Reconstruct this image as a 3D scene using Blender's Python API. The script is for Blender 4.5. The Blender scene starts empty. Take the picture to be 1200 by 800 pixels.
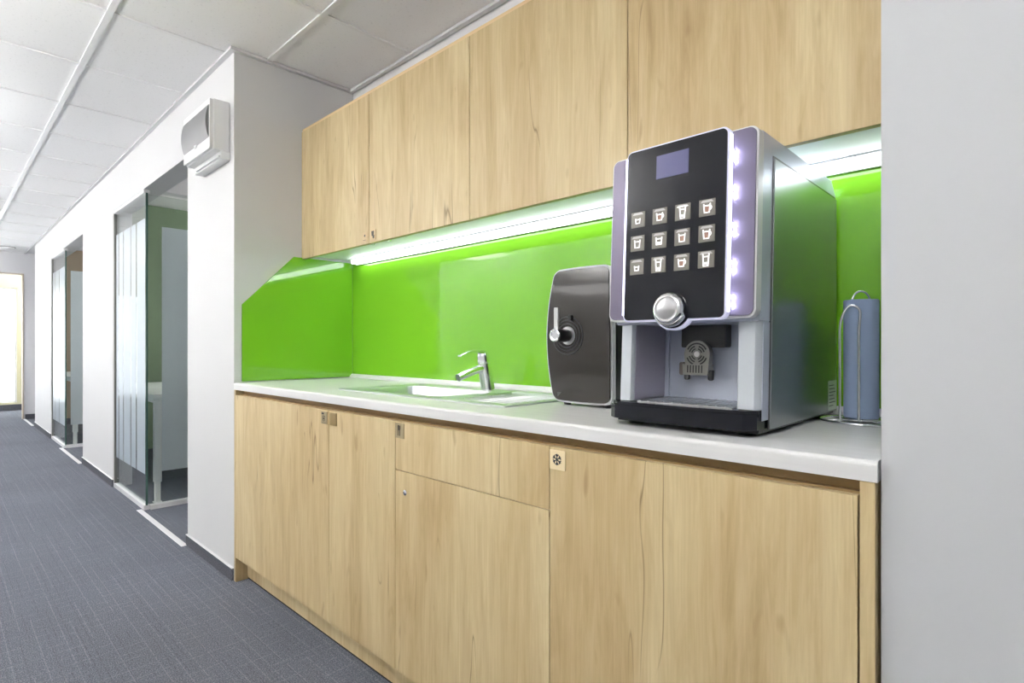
import bpy, bmesh, math, random
from mathutils import Vector, Matrix
random.seed(4)
S = bpy.context.scene
COL = S.collection
PI = math.pi

# ------------------------------------------------------------------ helpers
def lin(r, g, b):
    f = lambda c: (c/255)/12.92 if c/255 <= .04045 else (((c/255)+.055)/1.055)**2.4
    return (f(r), f(g), f(b), 1)

def world_loc(o):
    v = Vector((0, 0, 0))
    while o:
        v += o.location; o = o.parent
    return v

def obj(name, bm, m, parent=None, smooth=None, origin=None):
    """link a bmesh given in world coordinates as one mesh object"""
    me = bpy.data.meshes.new(name)
    if parent is not None:
        L = world_loc(parent)
    else:
        L = Vector(origin) if origin else Vector((0, 0, 0))
    bmesh.ops.translate(bm, verts=bm.verts, vec=-L)
    bmesh.ops.recalc_face_normals(bm, faces=bm.faces)
    bm.to_mesh(me); bm.free()
    ms = m if isinstance(m, (list, tuple)) else [m]
    for k in ms: me.materials.append(k)
    o = bpy.data.objects.new(name, me); COL.objects.link(o)
    if parent is not None: o.parent = parent
    else: o.location = L
    if smooth:
        for p in me.polygons: p.use_smooth = True
        if smooth is not True:
            me.set_sharp_from_angle(angle=math.radians(smooth))
    return o

def tag(o, label, cat, group=None):
    o['label'] = label; o['category'] = cat
    if group: o['group'] = group
    return o

def thing(name, label, cat, loc, group=None):
    o = bpy.data.objects.new(name, None); COL.objects.link(o)
    o.location = loc; o.empty_display_size = .05
    return tag(o, label, cat, group)

def struct(name, bm, m, smooth=None):
    o = obj(name, bm, m, smooth=smooth); o['kind'] = 'structure'; return o

def box(bm, x0, x1, y0, y1, z0, z1, bev=0, seg=2, mi=0):
    if x0 > x1: x0, x1 = x1, x0
    if y0 > y1: y0, y1 = y1, y0
    if z0 > z1: z0, z1 = z1, z0
    r = bmesh.ops.create_cube(bm, size=1)
    for v in r['verts']:
        v.co = Vector(((x0+x1)/2+v.co.x*(x1-x0), (y0+y1)/2+v.co.y*(y1-y0), (z0+z1)/2+v.co.z*(z1-z0)))
    fs = set(f for v in r['verts'] for f in v.link_faces)
    for f in fs: f.material_index = mi
    if bev:
        es = set(e for v in r['verts'] for e in v.link_edges)
        bmesh.ops.bevel(bm, geom=list(es), offset=bev, segments=seg, affect='EDGES', profile=.5)
    return bm

def B(*a, **k): return box(bmesh.new(), *a, **k)

def prism(bm, pts, a0, a1, axis='y', mi=0):
    """polygon pts extruded along an axis. axis y: pts=(x,z); z: (x,y); x: (y,z)"""
    def P(p, a):
        return {'y': (p[0], a, p[1]), 'z': (p[0], p[1], a), 'x': (a, p[0], p[1])}[axis]
    lo = [bm.verts.new(P(p, a0)) for p in pts]; hi = [bm.verts.new(P(p, a1)) for p in pts]
    n = len(pts)
    fs = [bm.faces.new(lo), bm.faces.new(hi[::-1])]
    for i in range(n):
        fs.append(bm.faces.new((lo[i], lo[(i+1) % n], hi[(i+1) % n], hi[i])))
    for f in fs: f.material_index = mi
    return bm

def rrect(x0, x1, z0, z1, r, n=6):
    pts = []
    for cx, cz, a0 in ((x1-r, z1-r, 0), (x0+r, z1-r, 90), (x0+r, z0+r, 180), (x1-r, z0+r, 270)):
        for i in range(n+1):
            a = math.radians(a0+90*i/n); pts.append((cx+r*math.cos(a), cz+r*math.sin(a)))
    return pts

def tube(bm, path, r, seg=10, closed=False):
    pts = [Vector(p) for p in path]; n = len(pts)
    rad = r if isinstance(r, (list, tuple)) else [r]*n
    rings = []
    up = None
    for i, p in enumerate(pts):
        if closed: t = (pts[(i+1) % n]-pts[i-1]).normalized()
        else: t = (pts[min(i+1, n-1)]-pts[max(i-1, 0)]).normalized()
        if up is None:
            up = Vector((0, 0, 1)) if abs(t.z) < .9 else Vector((1, 0, 0))
        u = (up-t*up.dot(t)).normalized(); w = t.cross(u); up = u
        rings.append([bm.verts.new(p+(u*math.cos(2*PI*k/seg)+w*math.sin(2*PI*k/seg))*rad[i]) for k in range(seg)])
    for i in range(n if closed else n-1):
        a, b = rings[i], rings[(i+1) % n]
        for k in range(seg):
            bm.faces.new((a[k], a[(k+1) % seg], b[(k+1) % seg], b[k]))
    if not closed:
        bm.faces.new(rings[0][::-1]); bm.faces.new(rings[-1])
    return bm

def lathe(bm, prof, c, axis=(0, 0, 1), seg=40):
    """prof = [(radius, height along axis)]"""
    ax = Vector(axis).normalized(); c = Vector(c)
    u = (Vector((1, 0, 0)) if abs(ax.x) < .9 else Vector((0, 0, 1)))
    u = (u-ax*u.dot(ax)).normalized(); w = ax.cross(u)
    rings = []
    for r, h in prof:
        if r < 1e-6: rings.append([bm.verts.new(c+ax*h)])
        else: rings.append([bm.verts.new(c+ax*h+(u*math.cos(2*PI*k/seg)+w*math.sin(2*PI*k/seg))*r) for k in range(seg)])
    for a, b in zip(rings[:-1], rings[1:]):
        for k in range(seg):
            k2 = (k+1) % seg
            if len(a) == 1 and len(b) == 1: continue
            if len(a) == 1: bm.faces.new((a[0], b[k2], b[k]))
            elif len(b) == 1: bm.faces.new((a[k], a[k2], b[0]))
            else: bm.faces.new((a[k], a[k2], b[k2], b[k]))
    return bm

def smoothpath(pts, n=6):
    """Catmull-Rom through pts"""
    P = [Vector(p) for p in pts]; P = [P[0]*2-P[1]]+P+[P[-1]*2-P[-2]]
    out = []
    for i in range(1, len(P)-2):
        for k in range(n):
            t = k/n; a, b, c, d = P[i-1], P[i], P[i+1], P[i+2]
            out.append(.5*((2*b)+(c-a)*t+(2*a-5*b+4*c-d)*t*t+(3*b-a-3*c+d)*t**3))
    out.append(P[-2]); return out

def copy_tree(o, delta, **over):
    r = o.copy(); COL.objects.link(r); r.location = o.location+Vector(delta)
    for ch in list(o.children):
        c = ch.copy(); COL.objects.link(c); c.parent = r
        for g in ch.children:
            d = g.copy(); COL.objects.link(d); d.parent = c
    return r

# ------------------------------------------------------------------ materials
def mat(name, col=(.8, .8, .8, 1), rough=.5, metal=0, coat=0, emit=None, estr=0, spec=.5):
    m = bpy.data.materials.new(name); m.use_nodes = True
    b = m.node_tree.nodes['Principled BSDF']
    b.inputs['Base Color'].default_value = col
    b.inputs['Roughness'].default_value = rough
    b.inputs['Metallic'].default_value = metal
    b.inputs['Coat Weight'].default_value = coat
    b.inputs['Coat Roughness'].default_value = .02
    b.inputs['Specular IOR Level'].default_value = spec
    if emit:
        b.inputs['Emission Color'].default_value = emit
        b.inputs['Emission Strength'].default_value = estr
    return m

class N:
    def __init__(s, m): s.m = m; s.t = m.node_tree; s.b = s.t.nodes['Principled BSDF']
    def new(s, k, **kw):
        n = s.t.nodes.new(k)
        for a, v in kw.items(): setattr(n, a, v)
        return n
    def link(s, a, b): s.t.links.new(a, b)
    def pos(s, scale, rnd=0):
        g = s.new('ShaderNodeNewGeometry'); v = g.outputs['Position']
        if rnd:
            oi = s.new('ShaderNodeObjectInfo')
            mu = s.new('ShaderNodeMath', operation='MULTIPLY'); mu.inputs[1].default_value = rnd
            s.link(oi.outputs['Random'], mu.inputs[0])
            ad = s.new('ShaderNodeVectorMath', operation='ADD')
            s.link(v, ad.inputs[0]); s.link(mu.outputs[0], ad.inputs[1]); v = ad.outputs[0]
        mp = s.new('ShaderNodeMapping'); mp.inputs['Scale'].default_value = scale
        s.link(v, mp.inputs['Vector']); return mp.outputs[0]
    def noise(s, vec, scale=1, detail=3, rough=.5, dist=0):
        n = s.new('ShaderNodeTexNoise'); n.inputs['Scale'].default_value = scale
        n.inputs['Detail'].default_value = detail; n.inputs['Roughness'].default_value = rough
        n.inputs['Distortion'].default_value = dist
        s.link(vec, n.inputs['Vector']); return n.outputs['Fac']
    def ramp(s, fac, stops):
        r = s.new('ShaderNodeValToRGB'); e = r.color_ramp.elements
        while len(e) < len(stops): e.new(.5)
        for k, (p, c) in enumerate(stops):
            e[k].position = p; e[k].color = c if len(c) == 4 else (*c, 1)
        s.link(fac, r.inputs[0]); return r.outputs[0]
    def mix(s, fac, a, b, mode='MIX'):
        n = s.new('ShaderNodeMix', data_type='RGBA', blend_type=mode)
        for sock, v in ((n.inputs[0], fac), (n.inputs[6], a), (n.inputs[7], b)):
            if hasattr(v, 'node'): s.link(v, sock)
            else: sock.default_value = v
        return n.outputs[2]
    def math(s, op, a, b=0, c=None):
        n = s.new('ShaderNodeMath', operation=op)
        for i, v in enumerate((a, b) if c is None else (a, b, c)):
            if hasattr(v, 'node'): s.link(v, n.inputs[i])
            else: n.inputs[i].default_value = v
        return n.outputs[0]
    def bump(s, h, strength=.2, dist=.002):
        n = s.new('ShaderNodeBump'); n.inputs['Strength'].default_value = strength
        n.inputs['Distance'].default_value = dist
        s.link(h, n.inputs['Height']); s.link(n.outputs[0], s.b.inputs['Normal'])

def g1(v): return (v, v, v, 1)

def wood_mat(name, rnd=7.0, gain=1.0):
    m = mat(name, rough=.42, spec=.35); n = N(m)
    broad = n.noise(n.pos((6, 6, 1.0), rnd), 1, 4, .6, .9)
    med = n.noise(n.pos((30, 30, 2.6), rnd), 1, 5, .65, .9)
    fine = n.noise(n.pos((260, 260, 7), rnd), 1, 3, .6)
    f = n.math('ADD', n.math('MULTIPLY', broad, .58), n.math('MULTIPLY', med, .42))
    c = lambda r, g, b: tuple(min(1, k*gain) for k in lin(r, g, b)[:3])+(1,)
    col = n.ramp(f, [(.33, c(184, 161, 118)), (.46, c(207, 185, 142)), (.55, c(217, 198, 156)), (.68, c(229, 213, 173))])
    col = n.mix(n.math('MULTIPLY', n.ramp(fine, [(.42, g1(1)), (.6, g1(0))]), .16), col, lin(172, 147, 106))
    # plank to plank tone
    br = n.new('ShaderNodeTexWhiteNoise', noise_dimensions='1D')
    sx = n.new('ShaderNodeSeparateXYZ'); n.link(n.pos((1, 1, 1), rnd), sx.inputs[0])
    n.link(n.math('FLOOR', n.math('MULTIPLY', sx.outputs[0], 7.4)), br.inputs['W'])
    tone = n.ramp(br.outputs['Value'], [(0, lin(244, 240, 234)), (1, lin(255, 255, 255))])
    col = n.mix(1.0, col, tone, 'MULTIPLY')
    # hairline cracks along the grain
    ck = n.noise(n.pos((11, 11, .9), rnd), 1, 2, .5, .4)
    thin = n.ramp(n.math('ABSOLUTE', n.math('SUBTRACT', ck, .5)), [(0, g1(1)), (.006, g1(0))])
    mask = n.ramp(n.noise(n.pos((5, 5, 1.6), rnd+3), 1, 2), [(.55, g1(0)), (.62, g1(1))])
    col = n.mix(n.math('MULTIPLY', n.math('MULTIPLY', thin, mask), .75), col, lin(112, 84, 52))
    # small knots / darker flecks
    kn = n.ramp(n.noise(n.pos((30, 30, 9), rnd), 1, 1), [(.70, g1(0)), (.80, g1(1))])
    col = n.mix(n.math('MULTIPLY', kn, .4), col, lin(140, 105, 66))
    n.link(col, n.b.inputs['Base Color'])
    n.bump(fine, .06, .001)
    return m

def paint_mat(name, col, rough=.6):
    m = mat(name, col, rough, spec=.3); n = N(m)
    n.bump(n.noise(n.pos((1, 1, 1)), 180, 3), .05, .001)
    f = n.noise(n.pos((1, 1, 1)), 1.5, 2)
    n.link(n.mix(n.math('MULTIPLY', f, .05), col, tuple(k*.9 for k in col[:3])+(1,)), n.b.inputs['Base Color'])
    return m

WOOD = wood_mat('light oak decor')
WOOD_ED = mat('light oak edging', lin(222, 194, 150), .45)
WOOD_DK = mat('oak rail', lin(168, 138, 92), .5)
WHITE = paint_mat('white wall paint', (.86, .86, .87, 1))
GREYW = paint_mat('pale grey wall paint', (.74, .74, .76, 1))
OFFW = paint_mat('off white wall paint', (.70, .70, .705, 1))
GREYR = paint_mat('grey wall paint', (.60, .61, .63, 1))
CREAM = paint_mat('pale cream paint', (.66, .63, .44, 1))
GREENW = paint_mat('green room paint', lin(128, 146, 120))
BROWNW = paint_mat('beige room paint', lin(168, 150, 128))
PLASTIC_W = mat('white plastic', (.88, .88, .88, 1), .35)
WLAM = mat('white laminate', (.84, .84, .83, 1), .32)
N(WLAM).link(N(WLAM).ramp(N(WLAM).noise(N(WLAM).pos((3, 60, 60)), 1, 4), [(.3, (.80, .795, .79, 1)), (.7, (.86, .86, .85, 1))]), N(WLAM).b.inputs['Base Color'])
UNDER = mat('white laminate underside', (.82, .83, .84, 1), .4)
TBAR = mat('white tee bar', (.88, .88, .88, 1), .4)
CHROME = mat('chrome', (.86, .87, .89, 1), .07, 1)
TAPM = mat('satin chrome', (.90, .91, .94, 1), .2, 1)
STEEL = mat('brushed steel', (.66, .67, .69, 1), .3, 1)
N(STEEL).link(N(STEEL).ramp(N(STEEL).noise(N(STEEL).pos((8, 300, 60)), 1, 3), [(.3, g1(.28)), (.7, g1(.42))]), N(STEEL).b.inputs['Roughness'])
ALU = mat('white aluminium rail', (.85, .85, .86, 1), .35, .0)
SILVER = mat('silver grey plastic', lin(186, 192, 208), .3, .25)
SILVER_L = mat('light silver plastic', lin(196, 202, 208), .3, .2)
LILAC = mat('lilac grey satin panel', lin(104, 98, 116), .3, .4)
BLACKG = mat('black glass', (.010, .011, .016, 1), .05, spec=.3)
BLACKP = mat('black plastic', (.014, .014, .016, 1), .3)
SMOKE = mat('smoked black panel', (.040, .036, .033, 1), .08, spec=.35)
SIDEM = mat('dark metal side panel', (.34, .36, .37, 1), .28, .95)
RIM = mat('pale rim', (.74, .75, .76, 1), .3)
DKGREY = mat('dark grey plastic', (.05, .05, .055, 1), .35)
PEWTER = mat('pewter plastic', lin(134, 134, 130), .35, .5)
PAPER = mat('blue grey paper', lin(146, 164, 194), .85)
LEDW = mat('led strip diffuser', (1, 1, 1, 1), .5, emit=(.90, .95, 1, 1), estr=4.3)
LEDB = mat('cold white led', (1, 1, 1, 1), .5, emit=(.72, .72, 1, 1), estr=110)
LEDG = mat('lit acrylic edge', (.62, .62, .72, 1), .3, emit=(.72, .74, 1, 1), estr=.2)
LEDT = mat('bright lit acrylic edge', (.9, .9, 1, 1), .3, emit=(.78, .78, 1, 1), estr=1.2)
SCREEN = mat('lilac display', lin(84, 84, 122), .12, emit=lin(98, 100, 146), estr=.12)
KEY = mat('lit key face', lin(112, 108, 100), .3, emit=lin(150, 144, 134), estr=.07)
KEYTOP = mat('lit key glow', (.45, .44, .43, 1), .3, emit=(.9, .88, .85, 1), estr=.06)
ICON = mat('cup icon white', (.9, .9, .9, 1), .4, emit=(1, .97, .95, 1), estr=.42)
ICON_C = mat('cup icon coffee', lin(150, 115, 98), .4, emit=lin(170, 120, 100), estr=.08)
FILL_LO = mat('added pendant lower diffuser', (1, 1, 1, 1), .5, emit=(1, .985, .965, 1), estr=3.5)
FILL_UP = mat('added pendant upper diffuser', (1, 1, 1, 1), .5, emit=(1, .985, .965, 1), estr=19)  # strong upward face of the added pendants, lifts the ceiling
FILL_DL = mat('added downlight diffuser', (1, 1, 1, 1), .5, emit=(1, .985, .965, 1), estr=26)  # for the downlights added in the doorway recesses
FROSTWIN = mat('frosted daylight window', (.9, .95, 1, 1), .5, emit=(.90, .96, 1, 1), estr=2.2)
PLATE = mat('engraved plate', lin(168, 152, 120), .35, .4)
PLATE_O = mat('olive plate', lin(146, 126, 82), .4, .3)
PLATE_L = mat('cream plate', lin(240, 222, 182), .4)
MARK = mat('dark engraving', lin(62, 54, 44), .5)
SNOW = mat('charcoal snow mark', lin(52, 54, 60), .4)
SMOKEG = mat('smoked grey cover', lin(128, 128, 130), .4)
DARK = mat('dark gap', (.02, .018, .015, 1), .9)
STICK = mat('paper sticker', (.75, .78, .75, 1), .5)

def green_glass():
    m = mat('green back painted glass', lin(126, 194, 44), .035, spec=.55, coat=.3)
    return m
GREEN = green_glass()
GREEN_E = mat('glass edge', (.72, .9, .72, 1), .1)

def ceil_mat():
    m = mat('mineral ceiling tile', (.80, .80, .80, 1), .9, spec=.1); n = N(m)
    v = n.noise(n.pos((1, 1, 1)), 95, 2, .6)
    w = n.noise(n.pos((1, 1, 1)), 260, 2, .5)
    pits = n.ramp(v, [(.30, (.82, .82, .82, 1)), (.37, (.93, .93, .93, 1))])
    n.link(pits, n.b.inputs['Base Color']); n.bump(w, .12, .002); return m
CEIL = ceil_mat()

def carpet_mat(name='dark grey carpet'):
    m = mat(name, (.05, .05, .055, 1), .95, spec=.1); n = N(m)
    p1 = n.pos((1, 1, 1)); sx = n.new('ShaderNodeSeparateXYZ'); n.link(p1, sx.inputs[0])
    X, Y = sx.outputs[0], sx.outputs[1]
    speck = n.noise(n.pos((150, 330, 1)), 1, 2, .6)
    col = n.ramp(speck, [(.30, lin(78, 82, 91)), (.52, lin(107, 111, 121)), (.72, lin(148, 152, 162))])
    # woven lighter lines running along the corridor, broken into lengths
    def lines(a, b, pitch, w, seed, seglen, amt, c):
        nonlocal col
        q = n.math('DIVIDE', a, pitch); k = n.math('FLOOR', q)
        wn = n.new('ShaderNodeTexWhiteNoise', noise_dimensions='2D')
        cv = n.new('ShaderNodeCombineXYZ'); n.link(k, cv.inputs[0]); cv.inputs[1].default_value = seed
        n.link(cv.outputs[0], wn.inputs['Vector'])
        off = n.math('ADD', n.math('MULTIPLY', wn.outputs['Value'], .6), .2)
        d = n.math('ABSOLUTE', n.math('SUBTRACT', n.math('FRACT', q), off))
        on = n.math('LESS_THAN', d, w/pitch)
        kk = n.math('FLOOR', n.math('ADD', n.math('DIVIDE', b, seglen), n.math('MULTIPLY', wn.outputs['Value'], 9)))
        wn2 = n.new('ShaderNodeTexWhiteNoise', noise_dimensions='2D')
        cv2 = n.new('ShaderNodeCombineXYZ'); n.link(k, cv2.inputs[0]); n.link(kk, cv2.inputs[1])
        n.link(cv2.outputs[0], wn2.inputs['Vector'])
        on = n.math('MULTIPLY', on, n.math('GREATER_THAN', wn2.outputs['Value'], .35))
        brk = n.ramp(n.noise(n.pos((60, 60, 1)), 1, 2), [(.35, g1(0)), (.55, g1(1))])
        col = n.mix(n.math('MULTIPLY', n.math('MULTIPLY', on, brk), amt), col, c)
    lines(Y, X, .040, .0016, 1.3, .42, .34, lin(160, 160, 168))
    lines(Y, X, .026, .0014, 7.7, .30, .35, lin(72, 72, 80))
    lines(X, Y, .060, .0018, 3.1, .05, .5, lin(150, 150, 158))
    big = n.noise(n.pos((1.2, 1.2, 1)), 1, 2)
    col = n.mix(1.0, col, n.ramp(big, [(.3, g1(.86)), (.7, g1(1))]), 'MULTIPLY')
    n.link(col, n.b.inputs['Base Color']); n.bump(speck, .5, .004)
    return m
CARPET = carpet_mat()
BASEM = mat('carpet skirting', lin(84, 86, 94), .95)
N(BASEM).link(N(BASEM).ramp(N(BASEM).noise(N(BASEM).pos((220, 220, 220)), 1, 2), [(.3, lin(58, 60, 66)), (.7, lin(100, 102, 112))]), N(BASEM).b.inputs['Base Color'])

def clear_glass(name, tint, r0=.04):
    m = bpy.data.materials.new(name); m.use_nodes = True; t = m.node_tree
    t.nodes.remove(t.nodes['Principled BSDF']); out = t.nodes['Material Output']
    tr = t.nodes.new('ShaderNodeBsdfTransparent'); tr.inputs[0].default_value = tint
    gl = t.nodes.new('ShaderNodeBsdfGlossy'); gl.inputs['Roughness'].default_value = .0
    fr = t.nodes.new('ShaderNodeFresnel')
    gm = t.nodes.new('ShaderNodeNewGeometry'); mr = t.nodes.new('ShaderNodeMapRange')   # thin sheet: same reflectance on both faces
    mr.inputs['To Min'].default_value = 1.5; mr.inputs['To Max'].default_value = 1/1.5
    t.links.new(gm.outputs['Backfacing'], mr.inputs['Value']); t.links.new(mr.outputs[0], fr.inputs[0])
    mx = t.nodes.new('ShaderNodeMixShader')
    t.links.new(fr.outputs[0], mx.inputs[0]); t.links.new(tr.outputs[0], mx.inputs[1]); t.links.new(gl.outputs[0], mx.inputs[2])
    t.links.new(mx.outputs[0], out.inputs[0]); return m
GLASS = clear_glass('partition glass', (.955, .975, .965, 1))

def film_mat(name, col, alpha, slits=None):
    """sandblasted film: diffuse + translucent, partly see-through; clear vertical slits"""
    m = bpy.data.materials.new(name); m.use_nodes = True; t = m.node_tree
    b = t.nodes['Principled BSDF']; out = t.nodes['Material Output']
    n = N(m)
    di = n.new('ShaderNodeBsdfDiffuse'); di.inputs[0].default_value = col
    tl = n.new('ShaderNodeBsdfTranslucent'); tl.inputs[0].default_value = col
    m1 = n.new('ShaderNodeMixShader'); m1.inputs[0].default_value = .4
    n.link(di.outputs[0], m1.inputs[1]); n.link(tl.outputs[0], m1.inputs[2])
    tr = n.new('ShaderNodeBsdfTransparent')
    gl = n.new('ShaderNodeBsdfGlossy'); gl.inputs['Roughness'].default_value = .3
    fr = n.new('ShaderNodeLayerWeight'); fr.inputs['Blend'].default_value = .25
    m3 = n.new('ShaderNodeMixShader'); n.link(fr.outputs['Fresnel'], m3.inputs[0]); n.link(m1.outputs[0], m3.inputs[1]); n.link(gl.outputs[0], m3.inputs[2])
    m2 = n.new('ShaderNodeMixShader'); n.link(tr.outputs[0], m2.inputs[1]); n.link(m3.outputs[0], m2.inputs[2])
    f = None
    if slits:
        g = n.new('ShaderNodeNewGeometry'); sx = n.new('ShaderNodeSeparateXYZ'); n.link(g.outputs['Position'], sx.inputs[0])
        for x, w in slits:
            k = n.math('GREATER_THAN', n.math('ABSOLUTE', n.math('SUBTRACT', sx.outputs[0], x)), w)
            f = k if f is None else n.math('MULTIPLY', f, k)
        f = n.math('MULTIPLY', f, alpha)
        n.link(f, m2.inputs[0])
    else: m2.inputs[0].default_value = alpha
    n.link(m2.outputs[0], out.inputs[0]); t.nodes.remove(b); return m
FILM = film_mat('frosted film', (.84, .88, .93, 1), .90)

# ------------------------------------------------------------------ measures
XW, YF, YB, ZC = -2.68, .955, 1.55, 2.415       # niche left wall, cabinet front, back wall, ceiling
XR = -.182                                       # niche right end
YO = -1.15                                       # opposite corridor wall
XEND, XFAR = -10.78, -12.35
X2 = 2.6

# ------------------------------------------------------------------ setting
struct('floor', B(XFAR-.3, X2+.2, YO-.2, 4.3, -.12, 0), CARPET)
bm = bmesh.new(); box(bm, XFAR-.3, X2+.2, YO-.2, 4.3, ZC+.004, ZC+.1)
struct('ceiling', bm, CEIL)
# tee grid of the suspended ceiling
bm = bmesh.new()
PX = .608
ys = [YO+.0, -.716, -.108, .5, 1.108]
for y in ys[1:]:
    x0 = XW if y > YF else XEND
    box(bm, x0, X2, y-.012, y+.012, ZC-.003, ZC+.006)
for k in range(-14, 9):
    x = -2.744+PX*k
    if not (XEND < x < X2): continue
    seq = [YO, -.716, -.108, .5, 1.108 if x > XW else YF] + ([YB] if x > XW else [])
    for a, b in zip(seq[:-1], seq[1:]):
        box(bm, x-.009, x+.009, a+.012, b-.012, ZC-.002, ZC+.006)
struct('ceiling_grid', bm, TBAR)
bm = bmesh.new()
box(bm, XEND, XW, YF-.022, YF, ZC-.012, ZC+.002)
box(bm, XW, XW+.022, YF-.022, YB, ZC-.012, ZC+.002)
box(bm, XW+.022, XR, YB-.022, YB, ZC-.012, ZC+.002)
struct('trim_1', bm, mat('grey wall angle', (.66, .66, .67, 1), .4))

NX = [(-3.345, -4.250, -5.116), (-6.358, -7.43, -8.301)]      # niche right edge, corner, pane left end
HD = 2.085
# corridor wall with openings
bm = bmesh.new()
box(bm, -3.345, XW, YF, 2.0, 0, ZC+.004)                       # pier beside the kitchen
for a, c, d in NX: box(bm, d, a, YF, YF+.12, HD, ZC+.004)      # headers
box(bm, NX[1][0], NX[0][2], YF, YF+.12, 0, ZC+.004)
box(bm, -9.762, NX[1][2], YF, YF+.12, 0, ZC+.004)
for a, c, d in NX:
    box(bm, c-.04, c+.04, YF+.12, 1.9, HD-.005, ZC+.004)        # wall above the return pane
    box(bm, c-.04, a, 1.9, 2.0, 0, ZC+.004)                    # back of the doorway recess
    box(bm, a, a+.1, YF+.12, 2.0, 0, ZC+.004)
struct('wall_corridor', bm, OFFW)
# rooms behind the glass
bm = B(NX[1][0]+.02, NX[1][0]+.12, YF+.12, 4.2, 0, ZC); struct('wall_green', bm, GREENW)
bm = B(-9.762, -9.66, YF+.12, 4.2, 0, ZC); struct('wall_beige', bm, BROWNW)
bm = bmesh.new(); box(bm, -9.76, -2.68, 4.2, 4.3, 0, ZC)
box(bm, -3.2, -3.1, 2.0, 4.2, 0, ZC)
struct('wall_rooms', bm, WHITE)
# kitchen niche back wall and right wall
bm = B(XW, .3, YB+.008, YB+.12, 0, ZC+.004); struct('wall_back', bm, WHITE)
bm = B(XR, X2, .967, YB+.12, 0, ZC+.004); struct('wall_right', bm, GREYR)
# opposite wall of the corridor, out of frame
struct('wall_opposite', B(XFAR-.3, X2+.2, YO-.1, YO, 0, ZC+.004), WHITE)
struct('wall_near', B(X2, X2+.1, YO, .967, 0, ZC+.004), WHITE)
# far end: cross wall with doorway, then a cream wall with a bright frosted window
bm = bmesh.new()
box(bm, XEND-.1, XEND, YO, .931, 2.10, ZC+.004); box(bm, XEND-.1, XEND, .931, 2.2, 0, ZC+.004)
box(bm, XEND-.1, XEND, YO, YO+.12, 0, 2.10)
box(bm, XEND, -9.762, 2.1, 2.2, 0, ZC); box(bm, -9.862, -9.762, YF+.12, 2.1, 0, ZC)
struct('wall_end', bm, GREYW)
bm = bmesh.new(); box(bm, XEND-.11, XEND+.012, .915, .931, 0, 2.115); box(bm, XEND-.11, XEND+.012, YO+.12, .915, 2.098, 2.115)
struct('trim_2', bm, mat('doorway lining', lin(190, 176, 160), .5))
WY0, WY1, WZ0, WZ1 = -.9, .98, .13, 2.02
bm = bmesh.new()
box(bm, XFAR-.1, XFAR, YO, 2.2, 0, WZ0); box(bm, XFAR-.1, XFAR, YO, 2.2, WZ1, ZC)
box(bm, XFAR-.1, XFAR, YO, WY0, WZ0, WZ1); box(bm, XFAR-.1, XFAR, WY1, 2.2, WZ0, WZ1)
box(bm, XFAR, XEND-.1, 2.1, 2.2, 0, ZC)
struct('wall_far', bm, CREAM)
bm = B(XFAR-.07, XFAR-.05, WY0, WY1, WZ0, WZ1); w1 = struct('window_1', bm, FROSTWIN)
bm = bmesh.new()
for a, b in ((WY0, WY0+.03), (WY1-.03, WY1)): box(bm, XFAR-.05, XFAR-.02, a, b, WZ0, WZ1)
for a, b in ((WZ0, WZ0+.03), (WZ1-.03, WZ1)): box(bm, XFAR-.05, XFAR-.021, WY0, WY1, a, b)
obj('window_frame', bm, PLASTIC_W, w1)
# carpet skirting
bm = bmesh.new()
for a, b in ((-3.345, XW-.003), (NX[1][0], NX[0][2]), (-9.762, NX[1][2])):
    box(bm, a, b, YF-.009, YF, 0, .055)
    box(bm, a, b, YF-.010, YF, .055, .059, mi=1)
struct('baseboard_corridor', bm, [BASEM, ALU])
bm = bmesh.new()
box(bm, XFAR, XFAR+.01, YO, 2.1, 0, .10); box(bm, XEND, XEND+.01, .945, 2.1, 0, .07)
box(bm, NX[1][0]+.12, NX[1][0]+.13, YF+.13, 4.2, 0, .08); box(bm, -9.66, -9.65, YF+.13, 4.2, 0, .08)
struct('baseboard_end', bm, BASEM)
bm = B(XR, X2, .957, .967, 0, .055); struct('baseboard_right', bm, BASEM)

# thresholds in the openings
for i, (x0, x1, lab) in enumerate(((-4.275, -3.335, 'white metal threshold strip on the carpet beside the white pier of the nearer doorway'),
                                   (-7.45, -6.345, 'white metal threshold strip on the carpet of the farther glass doorway'),
                                   (-10.76, -9.79, 'short white threshold strip on the carpet by the bright end doorway'))):
    bm = B(x0, x1, YF-.034, YF-.004, 0, .004, bev=.0015)
    tag(obj('threshold_strip', bm, ALU, origin=((x0+x1)/2, YF, 0)), lab, 'floor strip', 'threshold strips')

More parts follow.
